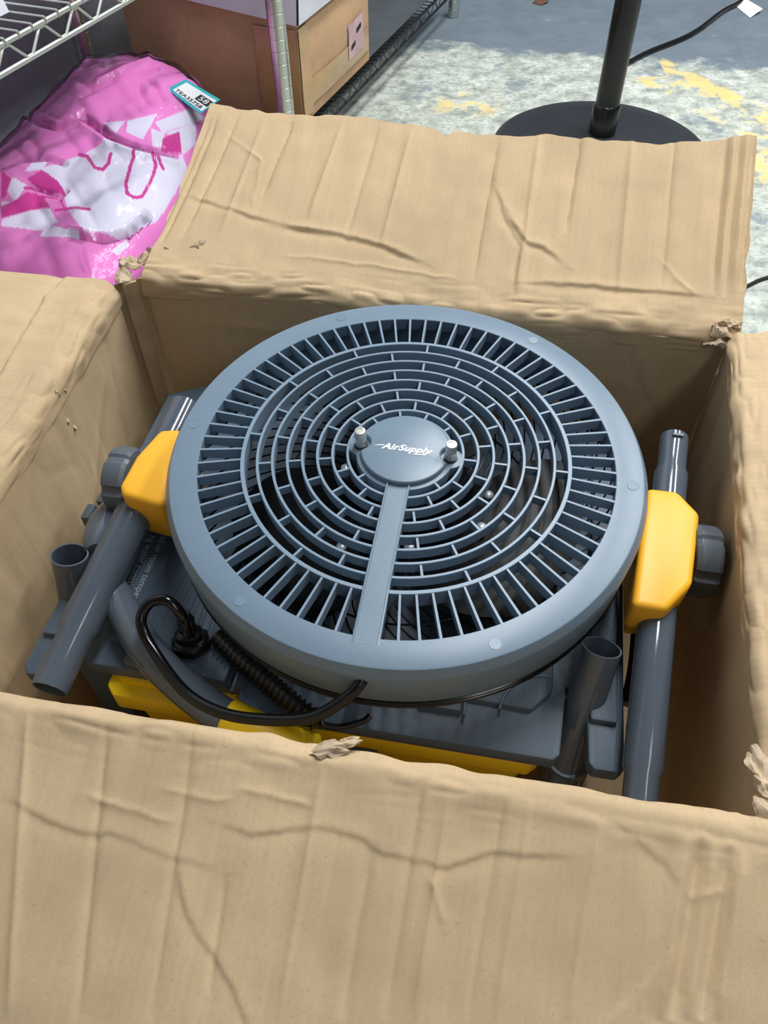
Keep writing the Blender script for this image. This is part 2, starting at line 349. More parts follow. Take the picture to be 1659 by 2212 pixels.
# ================================================================== CARTON
ZR, ZF = .464, .012
def build_carton():
    C = empty('open_carton', (OX, OY, 0), YAW)
    tag(C, 'large open kraft cardboard carton with spread flaps, holding the fan', 'carton')
    BL, BR, FR, FL = (np.array(p) for p in ((-.366, .245), (.330, .244), (.297, -.302), (-.366, -.301)))
    bBL, bBR, bFR, bFL = (np.array(p) for p in ((-.368, .246), (.346, .246), (.345, -.305), (-.372, -.305)))
    def S_wall(A, B, a, b):
        out = np.array([B[1]-A[1], -(B[0]-A[0])]); out = -out/np.linalg.norm(out)          # A->B runs so that 'out' leaves the box
        def S(U, V):
            f = (V/ZR)[..., None]; k = U[..., None]
            P2 = (A+(B-A)*k)*f+(a+(b-a)*k)*(1-f)
            P = np.concatenate([P2, V[..., None]], -1); N = np.zeros(P.shape); N[..., 0] = -out[0]; N[..., 1] = -out[1]
            return P, N
        return S
    def rnd_creases(n, seed, ln, umax, vmax, amp=.0012):
        r = np.random.default_rng(seed); out = []
        for _ in range(n):
            u, v = r.random()*umax, r.random()*vmax; a = r.random()*2*PI; pts = [(u, v)]
            for _k in range(4): a += r.normal()*.35; u += math.cos(a)*ln/4; v += math.sin(a)*ln/4; pts.append((u, v))
            out.append((pts, amp*(r.random()*.8+.4)*r.choice((-1, 1)), .003, r.choice(('v', 's'))))
        return out
    RF = .016
    BLl, bBLl = np.array((-.394, .224)), np.array((-.393, .214))
    def build_side(nm, A, B, a, b, elev, length, rise_r=RF, pxl=(), px_amp=(), u_in=(0, 0), seed=1, wall_cr=(), edge=None, flap_noise=.0022, foldk=1., sag=0., hole=None, tip=None, elev2=None):
        W = np.linalg.norm(B-A); hd = (B-A)/W; out = np.array([-hd[1], hd[0]])
        Sw = S_wall(A, B, a, b)
        cr = rnd_creases(9, seed, .12, W, ZR, .0011)+list(wall_cr)
        def dw(U, V):
            X = U*W; D = crease_disp(X, V, cr); D += .0022*vnoise(X, V, 7, seed)+.0006*vnoise(X*4, V, 22, seed+5)
            D += .0016*vnoise(X, V*0, 38, seed+3)*np.clip(vnoise(X, V, 5, seed+9)+.4, 0, 1)
            return D*np.clip((ZR-RF-V)/.03, 0, 1)
        sheet('wall_panel', Sw, 0, 1, .004, ZR-rise_r+.002, 130, 84, .006, M_CARD, C, dw)
        # flap: profile turns outward over a crushed fold
        e0 = math.radians(elev); e1 = e0 if elev2 is None else math.radians(elev2); arc = rise_r*(PI/2-e0)
        def S(U, V):
            k = np.clip(U/W, 0, 1); e = e0+(e1-e0)*k; arc_ = rise_r*(PI/2-e)
            va = np.clip(V, 0, arc_); ph = PI/2-va/rise_r
            o = rise_r*(1-np.sin(ph)); z = rise_r*np.cos(ph)
            o = rise_r-rise_r*np.sin(ph); z = rise_r*np.cos(ph)
            # before the arc (V<0) run down the wall
            z = z+np.minimum(V, 0); vs = np.maximum(V-arc_, 0); o = o+vs*np.cos(e); z = z+vs*np.sin(e)-sag*vs*vs
            base = A+(B-A)*(U/W)[..., None]
            P = np.concatenate([base+out*o[..., None], (ZR-rise_r+z)[..., None]], -1)
            N = np.concatenate([-out*np.sin(ph)[..., None], np.cos(ph)[..., None]], -1)
            return P, N
        def px2uv(x, y):
            d = rayL(x, y); P0 = np.array([A[0], A[1], ZR-rise_r])+np.array([*(out*rise_r*(1-math.sin(e0))), rise_r*math.cos(e0)])
            em = (e0+e1)/2; n = np.array([*(-out*math.sin(em)), math.cos(em)]); s = ((P0-CAML)@n)/(d@n); Q = CAML+d*s-P0
            return (float(Q[:2]@hd), float(rise_r*(PI/2-em)+Q@np.array([*(out*math.cos(em)), math.sin(em)])))
        fcr = [([px2uv(*p) for p in pts], am, wd, kd) for pts, am, wd, kd in pxl]
        def df(U, V):
            D = crease_disp(U, V, fcr) if fcr else np.zeros(U.shape)
            D += flap_noise*vnoise(U, V, 6, seed+20)+.0005*vnoise(U, V, 40, seed+22)
            D += .0007*vnoise(U, V*.25, 60, seed+26)
            # crushed fold: wavering lines running with the hinge
            wob = .006*vnoise(U, U*0+3, 9, seed+30); f = np.exp(-((V-arc*.6)/.022)**2)
            D += foldk*f*(.0030*np.abs(vnoise(U*.25, V+wob, 130, seed+31))+.0022*vnoise(U, V, 45, seed+33))
            return D
        def ed(U, V, Aa, Bb):
            j = .0022*vnoise(U, U*0, 60, seed+40)+.0035*vnoise(U, U*0, 17, seed+41)
            V = V+j*np.clip((Bb-.85)/.15, 0, 1)
            j2 = .0022*vnoise(V, V*0+9, 40, seed+43)
            U = U+j2*np.where(Aa < .03, 1-Aa/.03, np.where(Aa > .97, (Aa-.97)/.03, 0))
            if edge is not None: U, V = edge(U, V, Aa, Bb)
            return U, V
        f = sheet('flap', S, u_in[0], W-u_in[1], -.012, arc+length, 460, 170, .0055, M_CARD, C, df, ed, hole)
        return f, S, px2uv
    def lines(L, amp, wd, kind='v'): return [(p, amp*(1.5 if kind == 'v' else 1.9), wd*(.86 if kind == 'v' else .8), kind) for p in L]
    # ---- back
    fl = [[(506, 219), (388, 510)], [(567, 230), (473, 498)], [(629, 238), (561, 414)], [(740, 249), (664, 470)], [(817, 262), (747, 510)], [(890, 274), (823, 530)],
          [(1078, 293), (1021, 606)], [(1165, 293), (1117, 632)], [(1254, 297), (1219, 510)], [(1362, 293), (1334, 632)], [(1452, 297), (1426, 625)]]
    cr = lines(fl[0::2], -.0026, .0042)+lines(fl[1::2], .0022, .004)+lines([[(460, 216), (345, 520)], [(445, 216), (330, 520)]], -.004, .004)
    cr += lines([[(1560, 293), (1538, 638)], [(1586, 300), (1563, 644)], [(1614, 306), (1600, 632)]], -.0036, .005)+lines([[(1573, 296), (1550, 640)], [(1600, 303), (1582, 640)]], .0026, .005)
    cr += lines([[(1069, 396), (1085, 459), (1126, 533), (1110, 638)], [(1097, 466), (1136, 526), (1174, 539), (1219, 574)], [(600, 482), (657, 491), (740, 504), (830, 530), (919, 568)],
                 [(397, 405), (498, 443), (549, 460), (633, 485), (700, 498)], [(1130, 612), (1238, 616), (1397, 628), (1525, 641)]], .0018, .0035, 's')
    cr += lines([[(600, 545), (715, 558), (855, 577), (1008, 606)], [(1420, 560), (1470, 610), (1500, 640)], [(480, 260), (560, 330), (540, 440)]], .0012, .003, 'v')
    def back_edge(U, V, A_, B_):
        # a bitten notch and a lifted right corner on the free edge
        nt = np.exp(-((U-.342)/.010)**2)*.010*np.clip((B_-.8)/.2, 0, 1)
        V = V-nt-.016*np.clip((.03-A_)/.03, 0, 1)*np.clip(B_, 0, 1)*0
        V = np.where(V > .03, .03+(V-.03)*(1+.17*np.clip((.55-A_)/.55, 0, 1)**1.1-.05*np.clip((A_-.35)/.4, 0, 1)+.05*np.clip((A_-.9)/.1, 0, 1)), V)
        U = U+.018*np.clip((.12-A_)/.12, 0, 1)*B_
        return U, V
    bf = build_side('back', BL, BR, bBL, bBR, 19, .236, .018, cr, u_in=(-.004, -.012), seed=11, edge=back_edge, elev2=31,
               wall_cr=[([(.02, .40), (.30, .405), (.62, .37)], .0022, .006, 'v'), ([(.58, .455), (.62, .37), (.67, .30)], .003, .004, 's'), ([(.07, .1), (.06, .45)], -.004, .004, 'v'), ([(.10, .1), (.095, .44)], .003, .005, 'v'),
                        ([(.62, .30), (.66, .26), (.69, .27)], .004, .004, 's'), ([(.14, .1), (.145, .4)], .002, .006, 'v')])
    # ---- front
    cr = lines([[(0, 1716), (60, 1754), (136, 1786), (212, 1808), (236, 1797), (304, 1824), (374, 1854), (423, 1868), (477, 1881)], [(467, 1775), (542, 1800), (624, 1794), (722, 1792), (776, 1805), (825, 1843), (900, 1865), (971, 1870), (1054, 1844), (1131, 1850), (1266, 1847)],
                [(385, 1873), (401, 1971), (445, 2041), (483, 2096), (532, 2199), (548, 2260)], [(1362, 1800), (1396, 1837), (1437, 1873), (1468, 1922)], [(1432, 2065), (1396, 2116), (1344, 2168), (1292, 2212)]], .0008, .0035, 's')
    cr += lines([[(184, 1721), (271, 1743), (380, 1775)], [(342, 1702), (407, 1716), (467, 1729), (510, 1724)], [(500, 1705), (590, 1715), (680, 1745)], [(1480, 1940), (1530, 1935), (1575, 1925)], [(1570, 1700), (1610, 1760)], [(930, 1890), (960, 2000)]], .0011, .003, 'v')
    cr += lines([[(233, 1542), (168, 2209)], [(420, 1575), (325, 2209)], [(488, 1884), (450, 2155)], [(914, 1676), (831, 2209)], [(1090, 1707), (1007, 2209)], [(803, 1830), (738, 2209)]], -.0016, .0035)
    cr += lines([[(60, 1520), (20, 2209)], [(700, 1640), (600, 2209)], [(971, 1702), (893, 2209)], [(1147, 1723), (1069, 2209)], [(1295, 1769), (1225, 2209)]], .0014, .0035)
    cr += lines([[(1517, 1805), (1452, 2209)], [(1577, 1821), (1515, 2209)]], -.0034, .0075)+lines([[(1488, 1800), (1423, 2209)], [(1546, 1815), (1483, 2209)], [(1606, 1831), (1549, 2209)]], .0026, .0075)
    cr += lines([[(-40, 1503), (0, 1510), (130, 1526), (228, 1548), (412, 1569), (575, 1607), (678, 1634), (800, 1648), (981, 1692), (1137, 1723), (1266, 1754), (1499, 1800), (1608, 1832)]], -.0014, .006, 's')
    ff = build_side('front', FR, FL, bFR, bFL, -20, .225, .010, cr, u_in=(-.006, 0), seed=31, foldk=.55)
    # ---- left / right
    cr = lines([[(195, 538), (177, 563), (165, 589), (142, 599), (96, 645), (61, 708), (15, 784), (-20, 850)]], .0024, .004, 's')+lines([[(0, 515), (152, 536), (218, 551)]], -.003, .003)
    lf = build_side('left', FL, BLl, bFL, bBLl, 3, .23, .020, cr, seed=51, wall_cr=[([(.28, .06), (.36, .40)], .003, .006, 'v'), ([(.40, .05), (.47, .43)], -.003, .006, 'v'), ([(.2, .2), (.45, .40)], .002, .01, 'v')])
    rf = build_side('right', BR, FR, bBR, bFR, 15, .22, .014, [], seed=71, wall_cr=[([(.07, .06), (.06, .44)], -.004, .005, 'v'), ([(.04, .06), (.03, .44)], .004, .005, 'v')])
    # bottom flaps of the carton
    V, F = box_geo((-.37, -.30, .001), (.34, .24, .010)); uvs = [(v[0], v[1]) for v in V]; add_obj('bottom_panel', V, F, M_CARD, C, False, uv=uvs)
    # glued joint strip standing off the back left corner, leaving two dark seams
    def Sj(U, V):
        f = (V/ZR)[..., None]; a = np.array((-.3875, .2300))*f+np.array((-.3860, .2205))*(1-f); b = np.array((-.3735, .2405))*f+np.array((-.3745, .2400))*(1-f)
        P2 = a+(b-a)*U[..., None]; P = np.concatenate([P2, V[..., None]], -1); N = np.zeros(P.shape); N[..., 0] = .55; N[..., 1] = -.83; return P, N
    sheet('joint_strip', Sj, 0, 1, .01, .456, 14, 60, .004, M_CARD, C, lambda U, V: .0016*vnoise(U*.03, V, 12, 90)+.0012*vnoise(U*.03, V, 40, 91))
    def Sk(U, V):
        P, N = Sj(U, V); return P-N*.014, N
    sheet('corner_backing', Sk, -.9, 2.6, .006, .450, 6, 10, .003, M_CARD, C)
    # torn, crumpled paper where corners and folds have given way
    def scrap(cx, cy, cz, rx, ry, seed, tilt=0., n=16, mat=M_TORN, h=.006):
        r = np.random.default_rng(seed); A, B = np.meshgrid(np.linspace(-1, 1, n), np.linspace(-1, 1, n), indexing='ij')
        rad = 1+.3*vnoise(A*1.3+3, B*1.3+3, 1.7, seed); X, Y = A*rx*rad*np.sqrt(1-B*B/2), B*ry*rad*np.sqrt(1-A*A/2)
        h = min(h, .45*min(rx, ry)+.001); Z = h*(1-.6*(A*A+B*B))+h*.9*vnoise(A+2, B+2, 1.6, seed+1)+h*.5*np.abs(vnoise(A+2, B+2, 3.2, seed+2))
        ct, st = math.cos(tilt), math.sin(tilt)
        P = np.stack([cx+X*ct-Y*st, cy+X*st+Y*ct, cz+Z], -1); f = P.reshape(-1, 3); b = f-np.array([0, 0, .0012]); K = len(f)
        i = (np.arange(n-1)[:, None]*n+np.arange(n-1)[None, :]).ravel(); q = np.stack([i, i+n, i+n+1, i+1], 1)
        ring = [k*n for k in range(n-1)]+[(n-1)*n+k for k in range(n-1)]+[k*n+n-1 for k in range(n-1, 0, -1)]+[k for k in range(n-1, 0, -1)]
        F = q.tolist()+(q[:, ::-1]+K).tolist()+[(c, a, a+K, c+K) for a, c in zip(ring, ring[1:]+ring[:1])]
        o = add_obj('torn_paper', np.concatenate([f, b]), F, mat, C, True, 28, np.concatenate([f[:, :2], f[:, :2]]))
        o['label'] = 'ragged grey-brown torn paper'
        return o
    def sc_px(x, y, z, rx, ry, seed, tilt=0., **k):
        p = Lat(x, y, z); scrap(p[0], p[1], z, rx, ry, seed, tilt, **k)
    sc_px(395, 543, ZR+.004, .032, .010, 1, .1, h=.010); sc_px(430, 535, ZR+.010, .012, .007, 2, .5, h=.008); sc_px(360, 555, ZR-.002, .022, .010, 12, -.2, h=.012)
    sc_px(285, 575, ZR-.006, .014, .014, 3, .3, h=.012); sc_px(318, 560, ZR-.004, .010, .012, 4, 1., h=.012); sc_px(268, 598, ZR-.006, .010, .016, 21, .2, h=.010)
    sc_px(1560, 715, ZR-.006, .016, .012, 5, .4, h=.014); sc_px(1548, 742, ZR-.016, .010, .014, 6, 1.1, h=.012); sc_px(1575, 700, ZR, .016, .008, 22, 0, h=.01)
    sc_px(1640, 1665, ZR-.004, .008, .016, 7, .2, h=.004); sc_px(1650, 1752, ZR-.004, .008, .012, 8, .5, h=.004); sc_px(1622, 1792, ZR-.004, .014, .006, 9, .1, h=.003); sc_px(1655, 1705, ZR-.002, .006, .010, 23, .9, h=.004)
    sc_px(708, 1622, ZR+.001, .014, .006, 10, .3, h=.004); sc_px(748, 1608, ZR+.001, .012, .004, 11, .5, h=.004)
    for k, (x, y) in enumerate(((128, 852), (143, 843), (150, 910), (165, 925))):          # scuffs poked into the left wall
        q = rayL(x, y); s = (-.383-CAML[0])/q[0]; p = CAML+q*s
        o = scrap(0, 0, 0, .0045, .0025, 40+k, 0, n=9, h=.003, mat=M_CARD); o.rotation_euler = (.9, PI/2, 0); o.location = (-.379-.01*(p[1]+.3)/.5, p[1], p[2])
    return C
build_carton()

# ================================================================== FAN
FC = np.array([.0216, .5265, .4598]); fn = np.array([-.0058, -.0551, 1.]); fn /= np.linalg.norm(fn)
fu = np.array([CY, SY, 0]); fu -= fn*(fu@fn); fu /= np.linalg.norm(fu); fv = np.cross(fn, fu)
def flat(x, y, h):
    d = ray(x, y); s = ((FC+fn*h-CAM)@fn)/(d@fn); P = CAM+d*s-FC; return np.array([P@fu, P@fv, h])
def w2f(P): P = np.asarray(P, float)-FC; return np.array([P@fu, P@fv, P@fn])
def build_fan():
    E = empty('misting_fan'); E.matrix_world = Matrix(((fu[0], fv[0], fn[0], FC[0]), (fu[1], fv[1], fn[1], FC[1]), (fu[2], fv[2], fn[2], FC[2]), (0, 0, 0, 1)))
    tag(E, 'round grey misting fan head lying face up with yellow side brackets', 'fan')
    # shroud
    pr = [(.2011, -.014), (.2011, -.0006), (.2017, 0), (.2262, 0), (.2275, -.0006), (.2322, -.0085), (.2330, -.0105), (.2312, -.054), (.2285, -.059), (.222, -.059), (.2255, -.016), (.2060, -.015)]
    add_obj('shroud', *lathe_geo(pr, 160, True), M_GREY, E, True, 30)
    def ring(name, r, wd, top, dep, n=128):
        pr = [(r-wd/2, top-dep), (r-wd/2, top-.0004), (r-wd/2+.0004, top), (r+wd/2-.0004, top), (r+wd/2, top-.0004), (r+wd/2, top-dep)]
        return add_obj(name, *lathe_geo(pr, n, True), M_GRATE, E, True, 30)
    ring('grille_ring', .1577, .0040, .0030, .020)
    RR = [.1433, .1288, .1144, .0999, .0853, .0706, .0560]
    for r in RR: ring('grille_ring', r, .0028, .0035, .0125, 96)
    # radial slats, one every five degrees, none under the strut
    def slat_geo():
        r0, r1, w0, w1 = .1590, .2025, .0010, .0012
        V = []; 
        for r, w_, h in ((r0, w0, .0026), (r1, w1, -.0002)):
            V += [(r, -w_, -.0115), (r, w_, -.0115), (r, w_, h), (r, -w_, h)]
        return V, [(0, 1, 2, 3)[::-1], (4, 5, 6, 7), (0, 4, 7, 3)[::-1], (1, 2, 6, 5)[::-1], (3, 7, 6, 2)[::-1], (0, 1, 5, 4)[::-1]]
    first = None
    for k in range(72):
        a = 2.5+5*k
        if abs((a-270+180) % 360-180) < 4: continue
        if first is None:
            V, F = slat_geo(); first = add_obj('slat', V, F, M_GRATE, E, False); first.rotation_euler = (0, 0, math.radians(a))
        else: inst(first, E, rotz=math.radians(a))
    edges = [.1577]+RR; st = None
    for g in range(7):
        rm = (edges[g]+edges[g+1])/2
        for k in range(12):
            a = 30*k+(0 if g % 2 == 0 else 15); half = math.degrees(math.atan2(.0125, rm))
            if abs((a-270+180) % 360-180) < half+1: continue
            if st is None:
                st = add_obj('grille_spoke', *box_geo((-.0064, -.0011, -.0070), (.0064, .0011, .0026)), M_GRATE, E, False); o = st
            else: o = inst(st, E)
            o.location = (rm*math.cos(math.radians(a)), rm*math.sin(math.radians(a)), 0); o.rotation_euler = (0, 0, math.radians(a))
    for k in range(12):
        a = 15+30*k
        if abs((a-270+180) % 360-180) < 16 or abs((a+180) % 360-180) < 20 or abs(a-180) < 20: continue
        o = inst(st, E); o.location = (.0505*math.cos(math.radians(a)), .0505*math.sin(math.radians(a)), .0005); o.rotation_euler = (0, 0, math.radians(a))
    # strut with raised lips
    hw = .0118
    prof = [(-hw, -.012), (-hw, .0052), (-hw+.0006, .0058), (-hw+.0018, .0058), (-hw+.0022, .0040), (hw-.0022, .0040), (hw-.0018, .0058), (hw-.0006, .0058), (hw, .0052), (hw, -.012)]
    V, F = [], []; m = len(prof); ys = [-.040, -.150, -.172, -.2075]; hs = [1, 1, .35, .02]; wsx = [.95, .96, .97, .98]
    for y, hh, ww in zip(ys, hs, wsx):
        for x, z in prof: V.append((x*ww, y, z*hh if z > 0 else z))
    for i in range(len(ys)-1):
        for q in range(m): F.append((i*m+q, i*m+(q+1) % m, (i+1)*m+(q+1) % m, (i+1)*m+q))
    F.append(tuple(range(m))); F.append(tuple(range((len(ys)-1)*m, len(ys)*m))[::-1])
    add_obj('strut', V, F, M_GREY, E, True, 25)
    # hub
    SR, SA = .0442, math.radians(-2)
    scs = [(SR*math.cos(SA+q), SR*math.sin(SA+q)) for q in (0, PI)]
    def outline(R, notch, ear):
        P = []
        for k in range(144):
            a = 2*PI*k/144; best = R
            dx, dy = math.cos(a), math.sin(a)
            for (sx, sy) in scs:
                b = dx*sx+dy*sy; cc = SR*SR-(notch if notch else ear)**2; disc = b*b-cc
                if disc > 0 and b > 0:
                    if notch: best = min(best, b-math.sqrt(disc))
                    else: best = max(best, b+math.sqrt(disc))
            P.append((best*dx, best*dy))
        return P
    add_obj('hub_plate', *prism_geo(outline(.0478, 0, .0125), -.010, .0036, .0008, 2, False), M_GREY, E, True, 30)
    hub = add_obj('hub_cap', *prism_geo(outline(.0432, .0098, 0), .003, .0095, .0022, 3, False), M_GREY, E, True, 28)
    V, F = text_geo('AirSupply', .0106, .34, .00034, .00012, 1.04); V = [(x*1.08, y, z) for x, y, z in V]
    V = [(x+.001, y-.0015, z+.0097) for x, y, z in V]
    o = add_obj('lettering', V, F, M_WHITE, hub, False); o['label'] = 'white italic AirSupply lettering'
    def swoosh(pts_top, pts_bot):
        P = [(x, y, .0098) for x, y in pts_top]+[(x, y, .0098) for x, y in pts_bot[::-1]]; n = len(pts_top)
        return P, [(i, i+1, 2*n-2-i, 2*n-1-i)[::-1] for i in range(n-1)]
    a1 = swoosh([(-.0300, -.0022), (-.0275, -.0010), (-.0250, -.0002), (-.0205, .0004)], [(-.0300, -.0024), (-.0272, -.0018), (-.0247, -.0013), (-.0205, -.0009)])
    a2 = swoosh([(.0090, -.0068), (.0150, -.0064), (.0205, -.0050), (.0250, -.0022), (.0282, .0008)], [(.0088, -.0078), (.0150, -.0077), (.0210, -.0062), (.0252, -.0032), (.0282, .0006)])
    add_obj('swoosh', *merge([a1, a2]), M_WHITE, hub, False)
    # knurled thumb screws
    tp = []
    pr = [(0, .0022), (.0054, .0022), (.0056, .0030), (.0056, .0108), (.0050, .0112), (.0050, .0122), (.0056, .0126), (.0056, .0215), (.0050, .0226), (.0030, .0227), (.0026, .0222), (0, .0222)]
    scr = None
    for x, y in scs:
        if scr is None:
            V, F = lathe_geo(pr, 60, False, None); V2 = []
            for i, (vx, vy, vz) in enumerate(V):
                kk = i//len(pr); f = .955 if (kk % 2 and math.hypot(vx, vy) > .0052) else 1.; V2.append((vx*f, vy*f, vz))
            scr = add_obj('thumb_screw', V2, F, M_NICK, E, False)
        else: scr = inst(scr, E)
        scr.location = (x, y, .0015)
    wsh = add_obj('washer', *lathe_geo([(.0045, .0034), (.0045, .0042), (.0066, .0042), (.0070, .0036), (.0070, .0034)], 32, True), M_BLK, E)
    wsh.location = (*scs[0], 0); w2 = inst(wsh, E); w2.location = (*scs[1], 0)
    # six press-in plugs on the rim
    pl = None
    for k in range(6):
        a = math.radians(-1.2+60*k)
        if pl is None: pl = add_obj('screw_plug', *merge([lathe_geo([(0, .0003), (.0052, .0003), (.0054, .0001), (.0054, -.003)], 32), lathe_geo([(.0058, -.001), (.0058, .0001), (.0061, .0001), (.0061, -.001)], 32, True)]), M_GREY, E, True, 20); o = pl
        else: o = inst(pl, E)
        o.location = (.2165*math.cos(a), .2165*math.sin(a), 0)
    # motor, blades and rear wire guard seen through the grille
    add_obj('motor_housing', *lathe_geo([(0, -.018), (.042, -.018), (.050, -.024), (.052, -.060), (.040, -.082), (0, -.084)], 40), M_BLADE, E)
    def blade():
        V, F = [], []; n, m = 18, 8
        for i in range(n+1):
            t = i/n; r = .045+.135*t; c = .30+.85*math.sin(PI*min(1, .12+.72*t))
            for j in range(m+1):
                s = j/m-.5; a = s*c*1.35+.45*t; V.append((r*math.cos(a), r*math.sin(a), -.052+s*.034*(1-.25*t)))
        for i in range(n):
            for j in range(m): k = i*(m+1)+j; F.append((k, k+1, k+m+2, k+m+1))
        K = len(V); V += [(x, y, z-.0022) for x, y, z in V]; F += [tuple(q+K for q in f[::-1]) for f in F]
        ring_ = [j for j in range(m)]+[i*(m+1)+m for i in range(n)]+[n*(m+1)+j for j in range(m, 0, -1)]+[i*(m+1) for i in range(n, 0, -1)]
        F += [(a, c, c+K, a+K) for a, c in zip(ring_, ring_[1:]+ring_[:1])]
        return V, F
    b0 = add_obj('fan_blade', *blade(), M_BLADE, E, True, 40); b0.rotation_euler = (0, 0, math.radians(-40))
    for k in (1, 2): inst(b0, E, rotz=math.radians(-40+120*k))
    sv = None
    for px, py in ((1055, 1068), (1040, 1137), (738, 1180), (884, 1180), (747, 1010)):
        p = flat(px, py, -.040)
        if sv is None: sv = add_obj('blade_screw', *lathe_geo([(0, .0022), (.0022, .0019), (.0044, .0010), (.0052, 0), (.0052, -.012), (0, -.012)], 20), M_SCREW, E); o = sv
        else: o = inst(sv, E)
        o.location = p
    gw = None
    for k in range(64):
        a = 2*PI*k/64
        if gw is None:
            path = [( r*math.cos(1.15*(r/.22)**1.4), r*math.sin(1.15*(r/.22)**1.4), -.070-.026*(1-((r-.05)/.178)**2.2)) for r in np.linspace(.05, .2285, 15)]
            gw = add_obj('guard_wire', *tube_geo(path, .0010, 5), M_BLKG, E); 
        else: inst(gw, E, rotz=a)
    for r, z, rad in ((.2296, -.0608, .0018), (.2298, -.0650, .0018), (.2290, -.0692, .0018), (.14, -.0868, .0012), (.052, -.0965, .0016)):
        path = [(r*math.cos(a), r*math.sin(a), z) for a in np.linspace(0, 2*PI, 97)]
        add_obj('guard_ring', *tube_geo(path, rad, 8, False), M_BLKG, E)
    # side brackets
    for s in (1, -1):
        if s == 1: ol = [tuple(flat(x, y, -.046)[:2]) for x, y in ((1398, 1051), (1465, 1058), (1514, 1108), (1498, 1260), (1441, 1318), (1366, 1306))][::-1]; hb = -.090
        else: ol = [tuple(flat(x, y, -.046)[:2]) for x, y in ((392, 924), (345, 926), (292, 984), (256, 1048), (262, 1068), (342, 1090), (368, 1080))]; hb = -.108
        o = add_obj('yellow_bracket', *prism_geo(ol, hb, -.046, .006, 3, True), M_YEL, E, True, 40)
        yy = [p[1] for p in ol]
        add_obj('bracket_foot', *prism_geo([(s*.2335, max(yy)-.012), (s*.2335, min(yy)+.010), (s*.250, min(yy)+.012), (s*.262, max(yy)-.02)][::-s], -.118, hb+.004, .003, 2, True), M_YEL, E, True, 40)
        # clamp knob on the pivot
        def lob(i): return 1-.07*(1 if (i % 12) in (0, 1, 11) else 0)
        V, F = lathe_geo([(0, 0), (.020, 0), (.0335, .002), (.0360, .006), (.0360, .022), (.0340, .026), (.029, .027), (.026, .022), (0, .021)], 72, False, lob)
        kx = .2860 if s == 1 else .2890; kl = add_obj('clamp_knob', V, F, M_KNOB, E, True, 28); kl.rotation_euler = (0, s*PI/2, 0); kl.location = (s*kx*1.0, -.024 if s == 1 else -.018, -.078)
        add_obj('pivot_boss', *tube_geo([(s*.222, -.02, -.078), (s*(kx+.004), -.02, -.078)], .014, 24), M_KNOB, E)
    # frame tubes held by the brackets, swaged at the ends
    def frame_tube(a, b, r, ends):
        a, b = np.array(a), np.array(b); Ln = np.linalg.norm(b-a); d = (b-a)/Ln; S, R = [], []
        la, lb = ends
        if la: S += [0, .003, la-.003, la+.003]; R += [r*.84, r*.86, r*.86, r]
        else: S += [0]; R += [r]
        if lb: S += [Ln-lb-.003, Ln-lb+.003, Ln-.003, Ln]; R += [r, r*.86, r*.86, r*.84]
        else: S += [Ln]; R += [r]
        return add_obj('frame_tube', *tube_geo([a+d*q for q in S], R, 28, True, .0018), M_TUBE, E, True, 40)
    t1 = frame_tube((.2745, .117, -.055), (.2395, -.285, -.100), .0172, (.046, .046))
    o = add_obj('tube_slot', *prism_geo([(-.005, -.002), (.005, -.002), (.006, 0), (.005, .002), (-.005, .002), (-.006, 0)], 0, .0012, .0003, 1), M_KNOB, t1)
    o.location = (.2745, .108, -.0408)
    frame_tube(flat(402, 880, -.076), flat(107, 1490, -.098), .0200, (0, .060))
    # black flex leaving the drum and looping to the tank gland
    cord = [((775, 1478), .425), ((735, 1517), .415), ((670, 1550), .402), ((580, 1555), .390), ((480, 1540), .382), ((400, 1495), .377), ((335, 1410), .378), ((305, 1345), .388), ((323, 1303), .398), ((362, 1298), .400), ((393, 1330), .388), ((408, 1372), .366)]
    path = [w2f(at(x, y, z)) for (x, y), z in cord]; path[0] = w2f(at(778, 1476, .428)); path.insert(0, path[0]+np.array([.004, .02, .004]))
    add_obj('power_flex', *tube_geo(smooth_path(path, 8), .0052, 14), M_BLKG, E)
    return E
build_fan()

